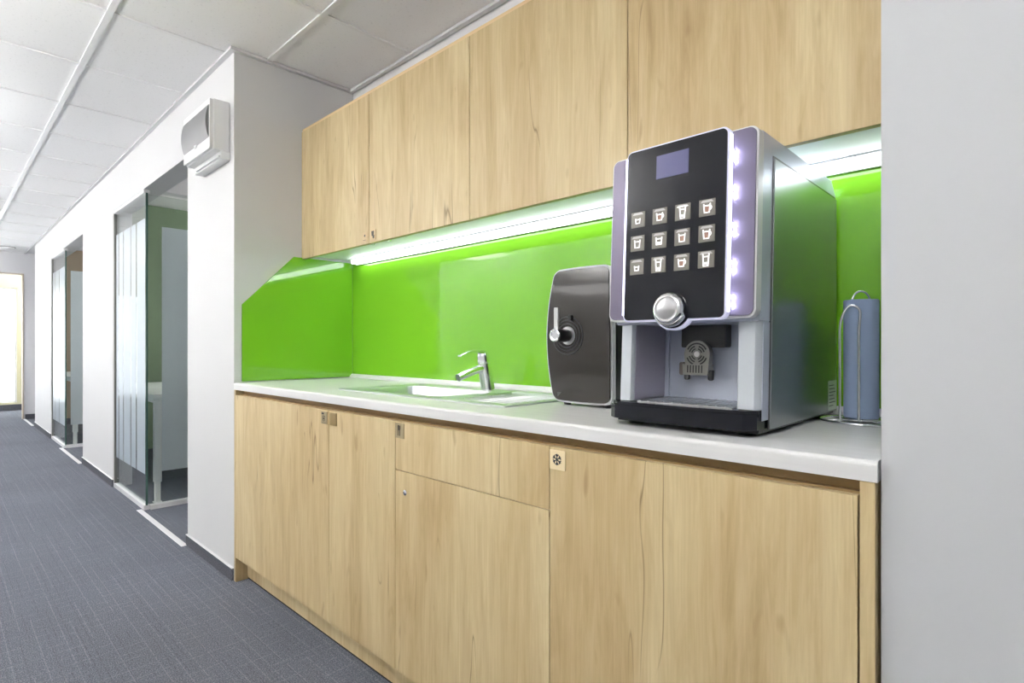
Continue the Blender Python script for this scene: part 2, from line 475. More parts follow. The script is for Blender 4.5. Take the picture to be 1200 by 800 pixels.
# ------------------------------------------------------------------ glass partitions
def px2x(px):   # only to read slit spacing off the pane
    u = (px-600)/657; th = math.radians(44.02)
    dx = -math.sin(th)+u*math.cos(th); dy = math.cos(th)+u*math.sin(th)
    return YF*dx/dy
for i, (a, c, d) in enumerate(NX):
    which = ('nearer', 'farther')[i]
    xl = d+.004
    t = thing('glass_partition', ['clear glass corridor pane with frosted striped film beside the nearer doorway',
                                  'frosted glass corridor pane of the farther office down the corridor'][i], 'glass partition', ((c+d)/2, YF+.02, 0), 'corridor glass panes')
    obj('glass_pane', B(xl, c, YF+.012, YF+.022, .028, HD-.02), GLASS, t)
    sl = [(px2x(p), w) for p, w in ((137, .010), (142.5, .009), (151, .012), (157.5, .012))] if i == 0 else [(-8.1, .01), (-7.8, .01)]
    fm = film_mat('striped film %s' % which, (.70, .79, .87, 1), .88, sl)
    f = obj('frosted_film', B(xl+.03, c-.012, YF+.0113, YF+.0118, .23, 1.90), fm, t); f['label'] = 'frosted film with clear vertical slits'
    obj('bottom_rail', B(xl, c, YF+.002, YF+.034, 0, .03), ALU, t)
    obj('top_rail', B(xl, c, YF+.002, YF+.034, HD-.022, HD), ALU, t)
    obj('side_rail', B(d, d+.012, YF+.004, YF+.032, .03, HD-.022), PEWTER, t)
    t = thing('glass_partition', ['glass return panel with grey frosted rectangle in front of the white desk by the nearer doorway',
                                  'glass return panel with pale blue frosted rectangle in the farther doorway'][i], 'glass partition', (c, 1.4, 0), 'glass return panels')
    obj('glass_pane', B(c-.006, c+.004, YF+.024, 1.898, .03, HD-.03), GLASS, t)
    obj('frosted_film', B(c-.0075, c-.0065, 1.061 if i == 0 else 1.015, 1.86, .237, 1.857), FILM, t)
    obj('bottom_rail', B(c-.02, c+.02, YF+.036, 1.898, 0, .03), ALU, t)
    obj('edge_seal', B(c-.004, c+.006, YF+.012, YF+.0235, .03, HD-.022), mat('dark glass edge %d' % i, lin(70, 100, 92), .15), t)
# desks
def desk(dx, label):
    t = thing('office_desk', label, 'desk', (-5.0+dx, 1.45, 0), 'white office desks behind glass')
    x0, x1, y0, y1 = -5.8+dx, -4.33+dx, 1.10, 1.86
    y0 = .99+.03
    obj('desktop', B(x0, x1, y0+.005, y1, .718, .742, bev=.003), WLAM, t)
    for lx in (x0+.07, x1-.07):
        for ly in (y0+.05, y1-.06):
            bm = bmesh.new(); box(bm, lx-.022, lx+.022, ly-.022, ly+.022, .14, .69, bev=.004)
            box(bm, lx-.016, lx+.016, ly-.016, ly+.016, .006, .14); box(bm, lx-.024, lx+.024, ly-.024, ly+.024, 0, .008, bev=.002)
            obj('leg', bm, PLASTIC_W, t)
    bm = bmesh.new()
    for ly in (y0+.05, y1-.06): box(bm, x0+.092, x1-.092, ly-.012, ly+.012, .676, .718)
    for lx in (x0+.07, x1-.07): box(bm, lx-.015, lx+.015, y0+.02, y1-.03, .69, .718)
    obj('frame', bm, PLASTIC_W, t)
    return t
desk(0, 'white desk with telescopic leg behind the nearer glass return panel')
desk(-3.16, 'white desk half hidden behind glass in the farther office')
# ------------------------------------------------------------------ distribution box on the pier
bx0, bx1, by0, by1, bz0, bz1 = -3.107, -2.725, .868, YF, 1.955, 2.187
t = thing('distribution_box', 'white wall mounted fuse box with grey curved cover above the doorway', 'fuse box', ((bx0+bx1)/2, YF, bz0))
bm = B(bx0, bx1, by0+.012, by1, bz0, bz1, bev=.008, seg=3); obj('housing', bm, PLASTIC_W, t, 40)
bm = bmesh.new()
prism(bm, rrect(bx0+.002, bx1-.002, bz0+.004, bz1-.002, .012), by0, by0+.0125, 'y')
obj('cover_frame', bm, PLASTIC_W, t, 40)
bm = bmesh.new()          # bowed transparent-grey door
nz = 14; ring = []
for k in range(nz+1):
    z = bz0+.055+(bz1-.03-bz0-.055)*k/nz; bulge = .013*math.sin(PI*k/nz)**.7
    ring.append((by0-.001-bulge, z))
prism(bm, ring+[(by0+.001, ring[-1][1]), (by0+.001, ring[0][1])], bx0+.012, bx1-.016, 'x')
obj('cover_door', bm, SMOKEG, t, 40)['label'] = 'smoked grey cover'
obj('latch', B((bx0+bx1)/2-.015, (bx0+bx1)/2+.015, by0-.006, by0+.002, bz0+.046, bz0+.060, bev=.002), PLASTIC_W, t)
bm = B(bx0+.02, bx1, by0+.045, by1, bz0-.035, bz0+.002, bev=.003); box(bm, bx0+.06, bx1-.004, by0+.036, by0+.046, bz0-.028, bz0-.022)
obj('trunking', bm, PLASTIC_W, t)

# smoke detector and ceiling lights
bm = bmesh.new(); lathe(bm, [(0, -.032), (.05, -.03), (.068, -.02), (.076, -.006), (.08, 0), (0, 0)], (-10.30, .715, ZC+.004)); 
t = thing('smoke_detector', 'round white smoke detector on the ceiling at the corridor end', 'smoke detector', (-10.30, .715, ZC+.004))
obj('housing', bm, PLASTIC_W, t, 40)
bm = bmesh.new(); lathe(bm, [(.080, -.004), (.092, -.004), (.092, 0), (.080, 0), (.080, -.004)], (-10.30, .715, ZC+.004)); obj('base_ring', bm, DKGREY, t, 40)

def fill_pendant(x, y, lab, grp='added pendant light panels'):
    t = thing('added_fill_pendant', lab, 'added light', (x, y, 2.0), grp)  # added fill lamp, kept out of frame
    obj('lower_diffuser', B(x-.285, x+.285, y-.285, y+.285, 2.000, 2.005), FILL_LO, t)
    obj('upper_diffuser', B(x-.285, x+.285, y-.285, y+.285, 2.025, 2.030), FILL_UP, t)
    bm = bmesh.new()
    for a in (-1, 1):
        box(bm, x-.300, x+.300, y+a*.2925-.0075, y+a*.2925+.0075, 1.998, 2.032)
        box(bm, x+a*.2925-.0075, x+a*.2925+.0075, y-.285, y+.285, 1.998, 2.032)
    obj('frame', bm, PLASTIC_W, t)
    for a in (-1, 1):
        for c in (-1, 1):
            bm = bmesh.new(); tube(bm, [(x+a*.27, y+c*.293, 2.03), (x+a*.27, y+c*.293, ZC+.004)], .0012, 6); obj('wire', bm, STEEL, t)
cx = lambda k: -2.744+PX*(k+.5)
for k in (-12, -9, -6, -3, 0, 4):
    fill_pendant(cx(k), -.76, 'square pendant panel added as fill light in the corridor behind the viewer')
fill_pendant(-4.9, 2.6, 'square pendant panel added as fill light in the nearer office')
fill_pendant(-8.2, 2.6, 'square pendant panel added as fill light in the farther office')
fill_pendant(-11.6, 1.6, 'square pendant panel added as fill light beyond the end doorway')

for i, (a, c, d) in enumerate(NX):
    x, y = a-.42, 1.50  # unseen downlight added to brighten each doorway recess
    t = thing('added_fill_downlight', ['round downlight added to brighten the nearer doorway recess', 'round downlight added to brighten the farther doorway recess'][i], 'ceiling light', (x, y, ZC))
    bm = bmesh.new(); lathe(bm, [(0, -.002), (.075, -.002), (.075, .002), (0, .002)], (x, y, ZC), seg=32); obj('diffuser', bm, FILL_DL, t, 40)
    bm = bmesh.new(); lathe(bm, [(.076, -.006), (.092, -.004), (.095, .003), (.076, .003), (.076, -.006)], (x, y, ZC), seg=32); obj('trim_ring', bm, PLASTIC_W, t, 40)

# ------------------------------------------------------------------ base cabinets
DZ0, DZ1, DT = .108, .846, .019
def door_panel(name, x0, x1, z0, z1, parent, y=YF):
    g = .0012
    bm = B(x0+g, x1-g, y, y+DT, z0+g, z1-g, bev=.0007, seg=1)
    # thin edging lit along the top edge is the same board's edge band
    return obj(name, bm, WOOD, parent)
def carcass(x0, x1, parent):
    bm = bmesh.new(); e = .001
    box(bm, x0+e, x0+.018, YF+.021, YB-.004, .1, .84); box(bm, x1-.018, x1-e, YF+.021, YB-.004, .1, .84)
    box(bm, x0+.018, x1-.018, YF+.021, YB-.004, .1, .118); box(bm, x0+.018, x1-.018, YB-.012, YB-.004, .118, .84)
    box(bm, x0+.018, x1-.018, YF+.04, YF+.058, .79, .842)
    return obj('body', bm, WOOD_DK, parent)
XA, XB_, XC_, XD = -2.660, -1.405, -.807, -.2085
t1 = thing('base_cabinet', 'wide oak base cabinet with two doors at the left end below the worktop', 'cabinet', ((XA+XB_)/2, YF+.3, .1), 'oak base cabinets')
carcass(XA, XB_, t1); D = [door_panel('door', XA, -1.804, DZ0, DZ1, t1), door_panel('door', -1.804, XB_, DZ0, DZ1, t1)]
t2 = thing('base_cabinet', 'oak base cabinet with a drawer above a door under the tap', 'cabinet', ((XB_+XC_)/2, YF+.3, .1), 'oak base cabinets')
carcass(XB_, XC_, t2); D.append(door_panel('drawer', XB_, XC_, .702, DZ1, t2)); d = door_panel('door', XB_, XC_, DZ0, .702, t2)
bm = bmesh.new(); lathe(bm, [(0, .004), (.0055, .004), (.008, .0025), (.0085, 0), (0, 0)], (-1.353, YF-.0002, .642), (0, -1, 0), 24)
box(bm, -1.354, -1.352, YF-.0052, YF-.0035, .638, .646); obj('lock', bm, CHROME, d, 40)['label'] = 'small round metal lock'
t3 = thing('base_cabinet', 'oak base cabinet with one wide door below the coffee machine', 'cabinet', ((XC_+XD)/2, YF+.3, .1), 'oak base cabinets')
carcass(XC_, XD, t3); D.append(door_panel('door', XC_, XD, DZ0, DZ1, t3))
# end panels
bm = B(XW+.001, XA, YF, YB, 0, .868, bev=.0006, seg=1)
tag(obj('cabinet_end_panel', bm, WOOD, origin=(XW+.01, 1.25, 0)), 'narrow oak end panel standing against the white pier', 'panel', 'cabinet end panels')
bm = B(-.2065, -.187, YF-.001, YB, 0, .868, bev=.0006, seg=1)
tag(obj('cabinet_end_panel', bm, WOOD, origin=(-.195, 1.25, 0)), 'oak end panel beside the grey wall below the worktop end', 'panel', 'cabinet end panels')
# plinth and finger rail
bm = B(XA+.001, -.206, 1.006, 1.022, .010, .099); box(bm, XA+.001, -.206, 1.010, 1.022, .0, .0099, mi=1)
tag(obj('plinth_board', bm, [WOOD, DARK], origin=(-1.4, 1.01, 0)), 'long recessed oak plinth board along the carpet under the base cabinets', 'plinth')
bm = B(XA+.001, -.206, .990, 1.006, .8475, .8675); box(bm, XA+.001, -.206, .977, .990, .8428, .8475)
tag(obj('finger_rail', bm, WOOD_DK, origin=(-1.4, 1.0, .84)), 'recessed brown oak grip rail under the front edge of the worktop', 'rail')

# ------------------------------------------------------------------ worktop with sink cut-out
SX0, SX1, SY0, SY1 = -1.965, -1.075, 1.085, 1.475
WZ = .9
bm = bmesh.new()
# front strip with rounded edge profile, then the pieces round the cut-out
xa, xb = XW+.001, XR-.002
prof = [(YF+.0-.002, .869), (YF-.002, .892)] + [(YF-.002+.008-.008*math.cos(math.radians(a)), .892+.008*math.sin(math.radians(a))) for a in (22, 45, 68, 90)] + [(SY0+.012, .9), (SY0+.012, .869)]
prism(bm, prof, xa, xb, 'x')
box(bm, xa, SX0+.012, SY0+.012, YB-.001, .869, .9); box(bm, SX1-.012, xb, SY0+.012, YB-.001, .869, .9)
box(bm, SX0+.012, SX1-.012, SY1-.012, YB-.001, .869, .9)
bmesh.ops.remove_doubles(bm, verts=bm.verts, dist=.0001)
tag(obj('worktop', bm, WLAM, origin=(-1.43, 1.25, .869)), 'long white worktop running over the oak base cabinets', 'worktop')
bm = bmesh.new()
prism(bm, [(YB-.018, .9005), (YB-.018, .908), (YB-.006, .920), (YB-.001, .920), (YB-.001, .9005)], XW+.007, XR-.002, 'x')
tag(obj('worktop_upstand', bm, PLASTIC_W, origin=(-1.43, YB, .9)), 'slim white sealing strip between the worktop and the green back panel', 'trim strip')

# ------------------------------------------------------------------ sink
t = thing('sink', 'stainless steel inset sink with one bowl and a drainer in the worktop', 'sink', (-1.52, 1.28, .9))
bz = .9045
BX0, BX1, BY0, BY1 = -1.90, -1.42, 1.125, 1.395
DX0, DX1, DY0, DY1 = -1.385, -1.105, 1.12, 1.44
bm = bmesh.new()
def loop(pts, z): return [bm.verts.new((x, y, z)) for x, y in pts]
def bridge(a, b):
    n = len(a)
    for i in range(n): bm.faces.new((a[i], a[(i+1) % n], b[(i+1) % n], b[i]))
# rim: outer edge fold, flat rim built from two framed halves, bowls
def framed(ox0, ox1, oy0, oy1, hx0, hx1, hy0, hy1, r, steps):
    inner = rrect(hx0, hx1, hy0, hy1, r, 6)
    cx_, cy_ = (hx0+hx1)/2, (hy0+hy1)/2
    outer = []
    for (x, y) in inner:       # project each inner point onto the outer rectangle
        dx, dy = (x-cx_)/((hx1-hx0)/2), (y-cy_)/((hy1-hy0)/2)
        s = max(abs(dx), abs(dy)); dx /= s; dy /= s
        outer.append((ox1 if dx > .999 else ox0 if dx < -.999 else cx_+dx*((ox1-ox0)/2) if abs(dy) > .999 else cx_+dx*(hx1-hx0)/2,
                      oy1 if dy > .999 else oy0 if dy < -.999 else cy_+dy*((oy1-oy0)/2)))
    lo = loop(outer, bz); li = loop(inner, bz); bridge(lo, li)
    prev = li
    for inset, z, rr in steps:
        nx = loop(rrect(hx0+inset, hx1-inset, hy0+inset, hy1-inset, rr, 6), z); bridge(prev, nx); prev = nx
    bm.faces.new(prev)
xm = -1.402
framed(SX0, xm, SY0, SY1, BX0, BX1, BY0, BY1, .05, [(.003, bz-.002, .048), (.006, bz-.010, .046), (.016, bz-.14, .05), (.035, bz-.155, .04)])
framed(xm, SX1, SY0, SY1, DX0, DX1, DY0, DY1, .02, [(.002, bz-.001, .019), (.005, bz-.005, .018)])
# downturned outer lip
for x0, x1, y0, y1 in ((SX0-.002, SX1+.002, SY0-.003, SY0), (SX0-.002, SX1+.002, SY1, SY1+.003), (SX0-.003, SX0, SY0, SY1), (SX1, SX1+.003, SY0, SY1)):
    box(bm, x0, x1, y0, y1, .9002, bz)
obj('basin', bm, STEEL, t, 30)
bm = bmesh.new()
for k in range(9):
    y = DY0+.035+k*(DY1-DY0-.07)/8
    tube(bm, [(DX0+.03, y, bz-.0045), (DX1-.03, y, bz-.0045)], .0032, 8)
obj('drainer_ribs', bm, STEEL, t, True)
bm = bmesh.new(); lathe(bm, [(0, .001), (.03, .001), (.043, .004), (.045, 0), (0, 0)], (-1.66, 1.26, bz-.155)); obj('drain', bm, CHROME, t, 40)
# tap
tx, ty = -1.512, 1.436
t = thing('tap', 'chrome single lever mixer tap behind the sink bowl', 'tap', (tx, ty, bz))
ax = Vector((0, -.2, 1)).normalized()
bm = bmesh.new(); lathe(bm, [(0, 0), (.027, 0), (.027, .004), (.0255, .008), (.0245, .05), (.023, .098), (.0225, .1), (0, .1)], (tx, ty, bz), ax, 32); obj('body', bm, TAPM, t, 40)
bm = bmesh.new(); top = Vector((tx, ty, bz))+ax*.102
lathe(bm, [(0, 0), (.0225, 0), (.023, .004), (.0225, .030), (.018, .038), (0, .041)], top, ax, 32)
hp = top+ax*.032
# flat lever sweeping forwards
nn = 12; rows = []
for k in range(nn+1):
    s = k/nn; y = hp.y+.006-.118*s; z = hp.z+.006-.006*s+.010*math.sin(PI*s)-.004*s*s; w = .0145*(1-.35*s); th_ = .0065*(1-.55*s)
    rows.append([bm.verts.new((hp.x+sx*w, y, z+sz*th_)) for sx, sz in ((-1, -1), (1, -1), (1, .6), (.6, 1), (-.6, 1), (-1, .6))])
for a, b in zip(rows[:-1], rows[1:]):
    for i in range(6): bm.faces.new((a[i], a[(i+1) % 6], b[(i+1) % 6], b[i]))
bm.faces.new(rows[0][::-1]); bm.faces.new(rows[-1])
obj('lever', bm, TAPM, t, 50)
bm = bmesh.new(); sp = Vector((tx, ty, bz))+ax*.084
pts = smoothpath([sp+Vector((0, 0, 0)), sp+Vector((0, -.04, -.006)), sp+Vector((0, -.09, -.019)), sp+Vector((0, -.128, -.032))], 4)
tube(bm, pts, [.0155-.002*i/len(pts) for i in range(len(pts))], 16)
obj('spout', bm, TAPM, t, 50)

# ------------------------------------------------------------------ splashbacks
GZ = 1.503
bm = bmesh.new(); prism(bm, [(XW+.0075, .9005), (XR-.002, .9005), (XR-.002, GZ), (XW+.0075, GZ)], YB-.0005, YB+.0075, 'y')
tag(obj('splashback_panel', bm, GREEN, origin=(-1.4, YB, .9)), 'long glossy green glass splashback behind the tap and coffee machine', 'splashback', 'green glass splashbacks')
bm = bmesh.new()
prism(bm, [(.988, .905), (YB-.001, .905), (YB-.001, GZ), (1.232, GZ), (.988, 1.257)], XW+.0005, XW+.007, 'x')
tag(obj('splashback_panel', bm, GREEN, origin=(XW, 1.25, .9)), 'green glass side splashback with cut off corner beside the white pier', 'splashback', 'green glass splashbacks')

# ------------------------------------------------------------------ wall cabinets
YC, UZ0, UZ1, UB = 1.273, 1.497, 2.122, 1.514
seams = [XW+.001, -2.064, -1.432, -.807, XR-.003]
labs = ['oak wall cabinet at the left end against the white pier', 'oak wall cabinet above the sink bowl, second from the pier',
        'oak wall cabinet above the cooler, left of the coffee machine', 'oak wall cabinet above the coffee machine beside the grey wall']
U = []
for i in range(4):
    x0, x1 = seams[i], seams[i+1]
    t = thing('wall_cabinet', labs[i], 'cabinet', ((x0+x1)/2, 1.41, UB), 'oak wall cabinets')
    e = .0006
    bm = bmesh.new()
    box(bm, x0+e, x1-e, YC+.021, YB-.001, UZ1-.017, UZ1); box(bm, x0+e, x0+.018, YC+.021, YB-.001, UB+.016, UZ1-.017); box(bm, x1-.018, x1-e, YC+.021, YB-.001, UB+.016, UZ1-.017)
    box(bm, x0+.018, x1-.018, YB-.01, YB-.001, UB+.016, UZ1-.017)
    obj('body', bm, WOOD_ED, t)
    obj('underside', B(x0+.0015, x1-.0015, YC+.021, YB-.001, UB, UB+.016), UNDER, t)['label'] = 'white underside'
    g = .0016
    U.append(obj('door', B(x0+(g if i else .0002), x1-g, YC, YC+DT, UZ0, UZ1+.002, bev=.0007, seg=1), WOOD, t))
    if i in (0, 1):
        xx = x1-.06 if i == 0 else x0+.10
        bm = bmesh.new(); xx = -2.085 if i == 0 else -1.965
        lathe(bm, [(0, 0), (.007, 0), (.009, .004), (.009, .013), (.006, .016), (0, .017)], (xx, YC+.034, UB), (0, 0, -1), 16)
        obj('door_catch', bm, CHROME, t, 40)
tag(obj('cabinet_top_board', B(XW+.001, XR-.003, YC+.004, YB-.001, UZ1+.0025, UZ1+.016), WOOD_ED, origin=(-1.4, 1.4, UZ1)), 'thin pale board lying along the tops of the oak wall cabinets', 'board')
# led strip under the wall cabinets
t = thing('led_strip', 'long glowing white LED light strip under the wall cabinets at the splashback', 'light', (-1.4, YB-.03, UB))
obj('diffuser', B(-2.60, XR-.004, YB-.050, YB-.014, GZ-.013, GZ+.006), LEDW, t)
bm = B(-2.62, XR-.004, YB-.052, YB-.0145, GZ+.0062, UB-.0003); box(bm, -2.62, XR-.004, YB-.0138, YB-.003, GZ-.015, UB-.0003); obj('channel', bm, ALU, t)  # rear lip added to keep the strip's light off the glass top

# ------------------------------------------------------------------ icon plates on the doors
def plate(door, x0, x1, z0, z1, m, lab, y=YF, th=.0022):
    t = (door, m, lab)
    bm = bmesh.new(); prism(bm, rrect(x0, x1, z0, z1, .0015, 2), y-th, y+.0002, 'y')
    return t, bm
def finish(t, base, bm, m2):
    """plate and its engraved symbol as one mesh under the door it sits on"""
    n0 = len(base.faces); me = bpy.data.meshes.new('tmp'); bm.to_mesh(me); bm.free(); base.from_mesh(me); bpy.data.meshes.remove(me)
    base.faces.ensure_lookup_table()
    for i in range(n0, len(base.faces)): base.faces[i].material_index = 1
    o = obj('icon_plate', base, [t[1], m2], t[0]); o['label'] = t[2]
MY = lambda y=YF: (y-.0029, y-.0021)
t, base = plate(D[0], -1.856, -1.815, .795, .838, PLATE, 'small metal bin icon plate at the top right of the leftmost base door')
bm = bmesh.new(); box(bm, -1.851, -1.836, *MY(), .828, .834)
for a, b in ((-1.846, -1.828),): box(bm, a, b, *MY(), .822, .8236); box(bm, a+.002, a+.0036, *MY(), .806, .822); box(bm, b-.0036, b-.002, *MY(), .806, .822); box(bm, a+.003, b-.003, *MY(), .8045, .806)
lathe(bm, [(0, 0), (.003, 0), (.003, .0008), (0, .0008)], (-1.837, YF-.0021, .814), (0, -1, 0), 12); box(bm, -1.850, -1.822, *MY(), .7975, .799)
finish(t, base, bm, MARK)
t, base = plate(D[1], -1.794, -1.750, .795, .838, PLATE_O, 'plain olive metal plate at the top left of the second base door')
bm = bmesh.new(); box(bm, -1.790, -1.754, YF-.0026, YF-.0021, .799, .834); finish(t, base, bm, mat('olive inset', lin(138, 116, 72), .3, .3))
t, base = plate(D[2], -1.402, -1.359, .797, .841, PLATE, 'metal cutlery icon plate on the drawer beside the second base door')
bm = bmesh.new()
box(bm, -1.3875, -1.3855, *MY(), .804, .835); box(bm, -1.3845, -1.3815, *MY(), .820, .835)         # knife
box(bm, -1.3795, -1.3765, *MY(), .804, .826)
for k in range(3): box(bm, -1.3825+k*.0032, -1.3812+k*.0032, *MY(), .824, .834)
finish(t, base, bm, MARK)
t, base = plate(D[3], -.8045, -.761, .796, .839, PLATE_L, 'cream plate with dark snowflake symbol on the wide door below the coffee machine')
bm = bmesh.new(); c0 = Vector((-.7835, 0, .8185))
for k in range(6):
    a = PI/6+k*PI/3; dvec = Vector((math.cos(a), 0, math.sin(a))); nv = Vector((-dvec.z, 0, dvec.x))
    def bar(p, q, w):
        dd = (q-p).normalized(); nn_ = Vector((-dd.z, 0, dd.x))*w
        pts = [p-nn_, q-nn_, q+nn_, p+nn_]; prism(bm, [(v.x, v.z) for v in pts], *MY(), axis='y')
    bar(c0, c0+dvec*.0125, .0011)
    for s in (1, -1): bar(c0+dvec*.007, c0+dvec*.011+nv*.0042*s, .0012)
finish(t, base, bm, SNOW)
for x0, x1, i, lab in ((-2.112, -2.078, 0, 'small wooden icon plate at the bottom right of the leftmost wall cabinet door'),
                       (-2.052, -2.010, 1, 'small plate with cup symbol at the bottom left of the second wall cabinet door')):
    t, base = plate(U[i], x0, x1, 1.506, 1.548, mat('wood plate %d' % i, lin(206, 180, 138), .4), lab, YC)
    bm = bmesh.new(); xm_ = (x0+x1)/2
    if i == 0: lathe(bm, [(0, 0), (.005, 0), (.005, .0008), (0, .0008)], (xm_+.002, YC-.0021, 1.532), (0, -1, 0), 14); box(bm, x0+.006, x1-.006, *MY(YC), 1.513, 1.5145)
    else:
        prism(bm, [(xm_-.010, 1.544), (xm_+.008, 1.544), (xm_+.006, 1.524), (xm_-.008, 1.524)], *MY(YC)); prism(bm, [(xm_-.002, 1.526), (xm_+.012, 1.526), (xm_+.010, 1.513), (xm_, 1.513)], *MY(YC))
    finish(t, base, bm, MARK)

# ------------------------------------------------------------------ coffee machine
def warp(bm):
    for v in bm.verts:
        k = max(0, min(1, (1.45-v.co.y)/.35)); v.co.y += .05*(v.co.z-1.1)*k
    return bm
MX0, MX1 = -.695, -.383
cm = thing('coffee_machine', 'silver and black bean to cup coffee machine with lit key panel on the worktop', 'coffee machine', (-.539, 1.3, .9))
def mp(name, bm, m, smooth=None, parent=None, label=None):
    o = obj(name, warp(bm), m, parent or cm, smooth)
    if label: o['label'] = label
    return o
bm = bmesh.new()
# housing: side profile in (y,z), chamfered at the top rear, hollow at the lower front
prism(bm, [(1.200, .925), (1.535, .925), (1.535, 1.435), (1.500, 1.466), (1.044, 1.466), (1.044, 1.113), (1.200, 1.113)], MX0+.003, MX1-.0005, 'x')
es = [e for e in bm.edges]; bmesh.ops.bevel(bm, geom=es, offset=.003, segments=2, affect='EDGES')
mp('housing', bm, SILVER, 35)
# dark side panels
for xs, nm in ((MX1, 1), (MX0+.0035, -1)):
    bm = B(xs-.002, xs+.0022, 1.098, 1.533, .912, 1.424, bev=.0008, seg=1) if nm == 1 else B(xs-.0022, xs+.002, 1.098, 1.533, .912, 1.424)
    mp('side_panel', bm, SIDEM, label='dark reflective side panel')
bm = B(MX1-.0015, MX1+.0006, 1.0925, 1.0985, .912, 1.428); box(bm, MX1-.0015, MX1+.0006, 1.098, 1.53, 1.4245, 1.4285); mp('panel_gap', bm, DKGREY)
# columns beside the cup bay
bm = bmesh.new(); prism(bm, [(-.690, 1.072), (-.681, 1.053), (-.655, 1.050), (-.651, 1.056), (-.651, 1.200), (-.690, 1.200)], .950, 1.1128, 'z'); mp('side_column', bm, SILVER_L, 40)
bm = bmesh.new(); prism(bm, [(-.427, 1.056), (-.424, 1.050), (-.394, 1.050), (-.3845, 1.062), (-.3845, 1.198), (-.427, 1.198)], .950, 1.1128, 'z'); mp('side_column', bm, SILVER_L, 40)
bm = bmesh.new(); prism(bm, [(-.690, 1.066), (-.690, 1.19), (-.697, 1.19), (-.6935, 1.075)], .948, 1.112, 'z'); mp('side_trim', bm, DKGREY)
bm = B(MX1-.0015, MX1-.0002, 1.062, 1.0975, .93, 1.112); mp('side_trim', bm, SILVER)
# bay rear wall and purple-grey inner cheek
bm = B(-.6505, -.4275, 1.193, 1.1998, .950, 1.1128); box(bm, -.6505, -.640, 1.186, 1.193, .95, 1.1128); mp('bay_panel', bm, SILVER)
bm = B(-.6508, -.6492, 1.060, 1.1855, .952, 1.112); mp('bay_cheek', bm, mat('lilac grey cheek', lin(168, 164, 180), .3, .2))
# tray and base
bm = bmesh.new(); pts = []
for k in range(17):
    s = k/16; x = -.699+(.699-.386)*s; pts.append((x, 1.036-.016*math.sin(PI*s)**.6+(.010 if k in (0, 16) else 0)))
poly = pts+[(-.386, 1.20), (-.699, 1.20)]
prism(bm, poly, .914, .9425, 'z')
top_ = [(x, y+.008) for x, y in pts]+[(-.390, 1.20), (-.695, 1.20)]
prism(bm, top_, .9427, .949, 'z'); mp('drip_tray', bm, BLACKG, 30, label='glossy black drip tray base')
bm = bmesh.new(); box(bm, -.640, -.436, 1.055, 1.188, .9492, .9510)
for k in range(11): box(bm, -.636+k*.0185, -.633+k*.0185, 1.058, 1.185, .951, .9525)
mp('drip_grid', bm, STEEL)
bm = B(-.690, -.388, 1.06, 1.53, .906, .9138); mp('base_plate', bm, BLACKP)
for fx in (-.66, -.42):
    for fy in (1.08, 1.49):
        bm = bmesh.new(); lathe(bm, [(0, 0), (.017, 0), (.019, .004), (.016, .0075), (0, .0075)], (fx, fy, .9), seg=20)
        o = obj('foot', bm, BLACKP, cm, 40)
# door slab (lilac) with pale rim
DY = 1.018
bm = bmesh.new(); prism(bm, rrect(MX0, MX1, 1.1185, 1.470, .016), DY+.004, 1.046, 'y'); mp('door', bm, RIM, 40, label='pale silver door edge')
bm = bmesh.new(); prism(bm, rrect(MX0+.0045, MX1-.0035, 1.1230, 1.4665, .013), DY, DY+.0045, 'y'); mp('door_panel', bm, LILAC, 40, label='lilac grey door face')
# black glass front with the bulge for the selector, set off in front of the door
GX0, GX1, GZ0, GZ1 = -.646, -.428, 1.1165, 1.4735
KX, KZ, KR = -.534, 1.1385, .0345
def panel_outline(o, r):
    p = rrect(GX0+o, GX1-o, GZ0+o, GZ1-o, r)
    # corner order: top right, top left, bottom left, bottom right; the bulge sits on the bottom edge
    nb = 7*3
    z0 = GZ0+o; R = KR+.006-o
    h = math.sqrt(max(R*R-(KZ-z0)**2, 1e-6))
    a0 = math.atan2(z0-KZ, -h); a1 = math.atan2(z0-KZ, h)
    arc = [(KX+R*math.cos(a0+(a1-a0)*k/12), KZ+R*math.sin(a0+(a1-a0)*k/12)) for k in range(13)]
    return p[:nb]+arc+p[nb:]
YG = .998
bm = bmesh.new(); prism(bm, panel_outline(0, .013), YG+.003, DY-.001, 'y'); fr = mp('front_frame', bm, LEDG, 40, label='lit pale edge frame')
bm = bmesh.new(); prism(bm, panel_outline(.0036, .010), YG, YG+.0035, 'y'); fp = mp('front_panel', bm, BLACKG, 40, label='black glass key panel')
# light strips with led points along both edges
bm = B(GX0-.0022, GX0+.0018, YG+.0015, DY-.004, GZ0+.014, GZ1-.014); mp('light_strip', bm, LEDT)
bm = B(GX1-.0006, GX1+.0012, YG+.004, DY-.003, GZ0+.014, GZ1-.014); mp('light_strip', bm, LEDT)
for z in (1.428, 1.413, 1.361, 1.346, 1.292, 1.276, 1.222, 1.206, 1.158, 1.142):
    bm = bmesh.new(); lathe(bm, [(0, .003), (.0022, .0022), (.003, 0), (0, 0)], (GX1+.0012, YG+.011, z), (1, 0, 0), 12); mp('led', bm, LEDB)
# screen
bm = B(-.575, -.506, YG-.0012, YG+.0002, 1.402, 1.449); mp('screen', bm, SCREEN, label='lilac display')
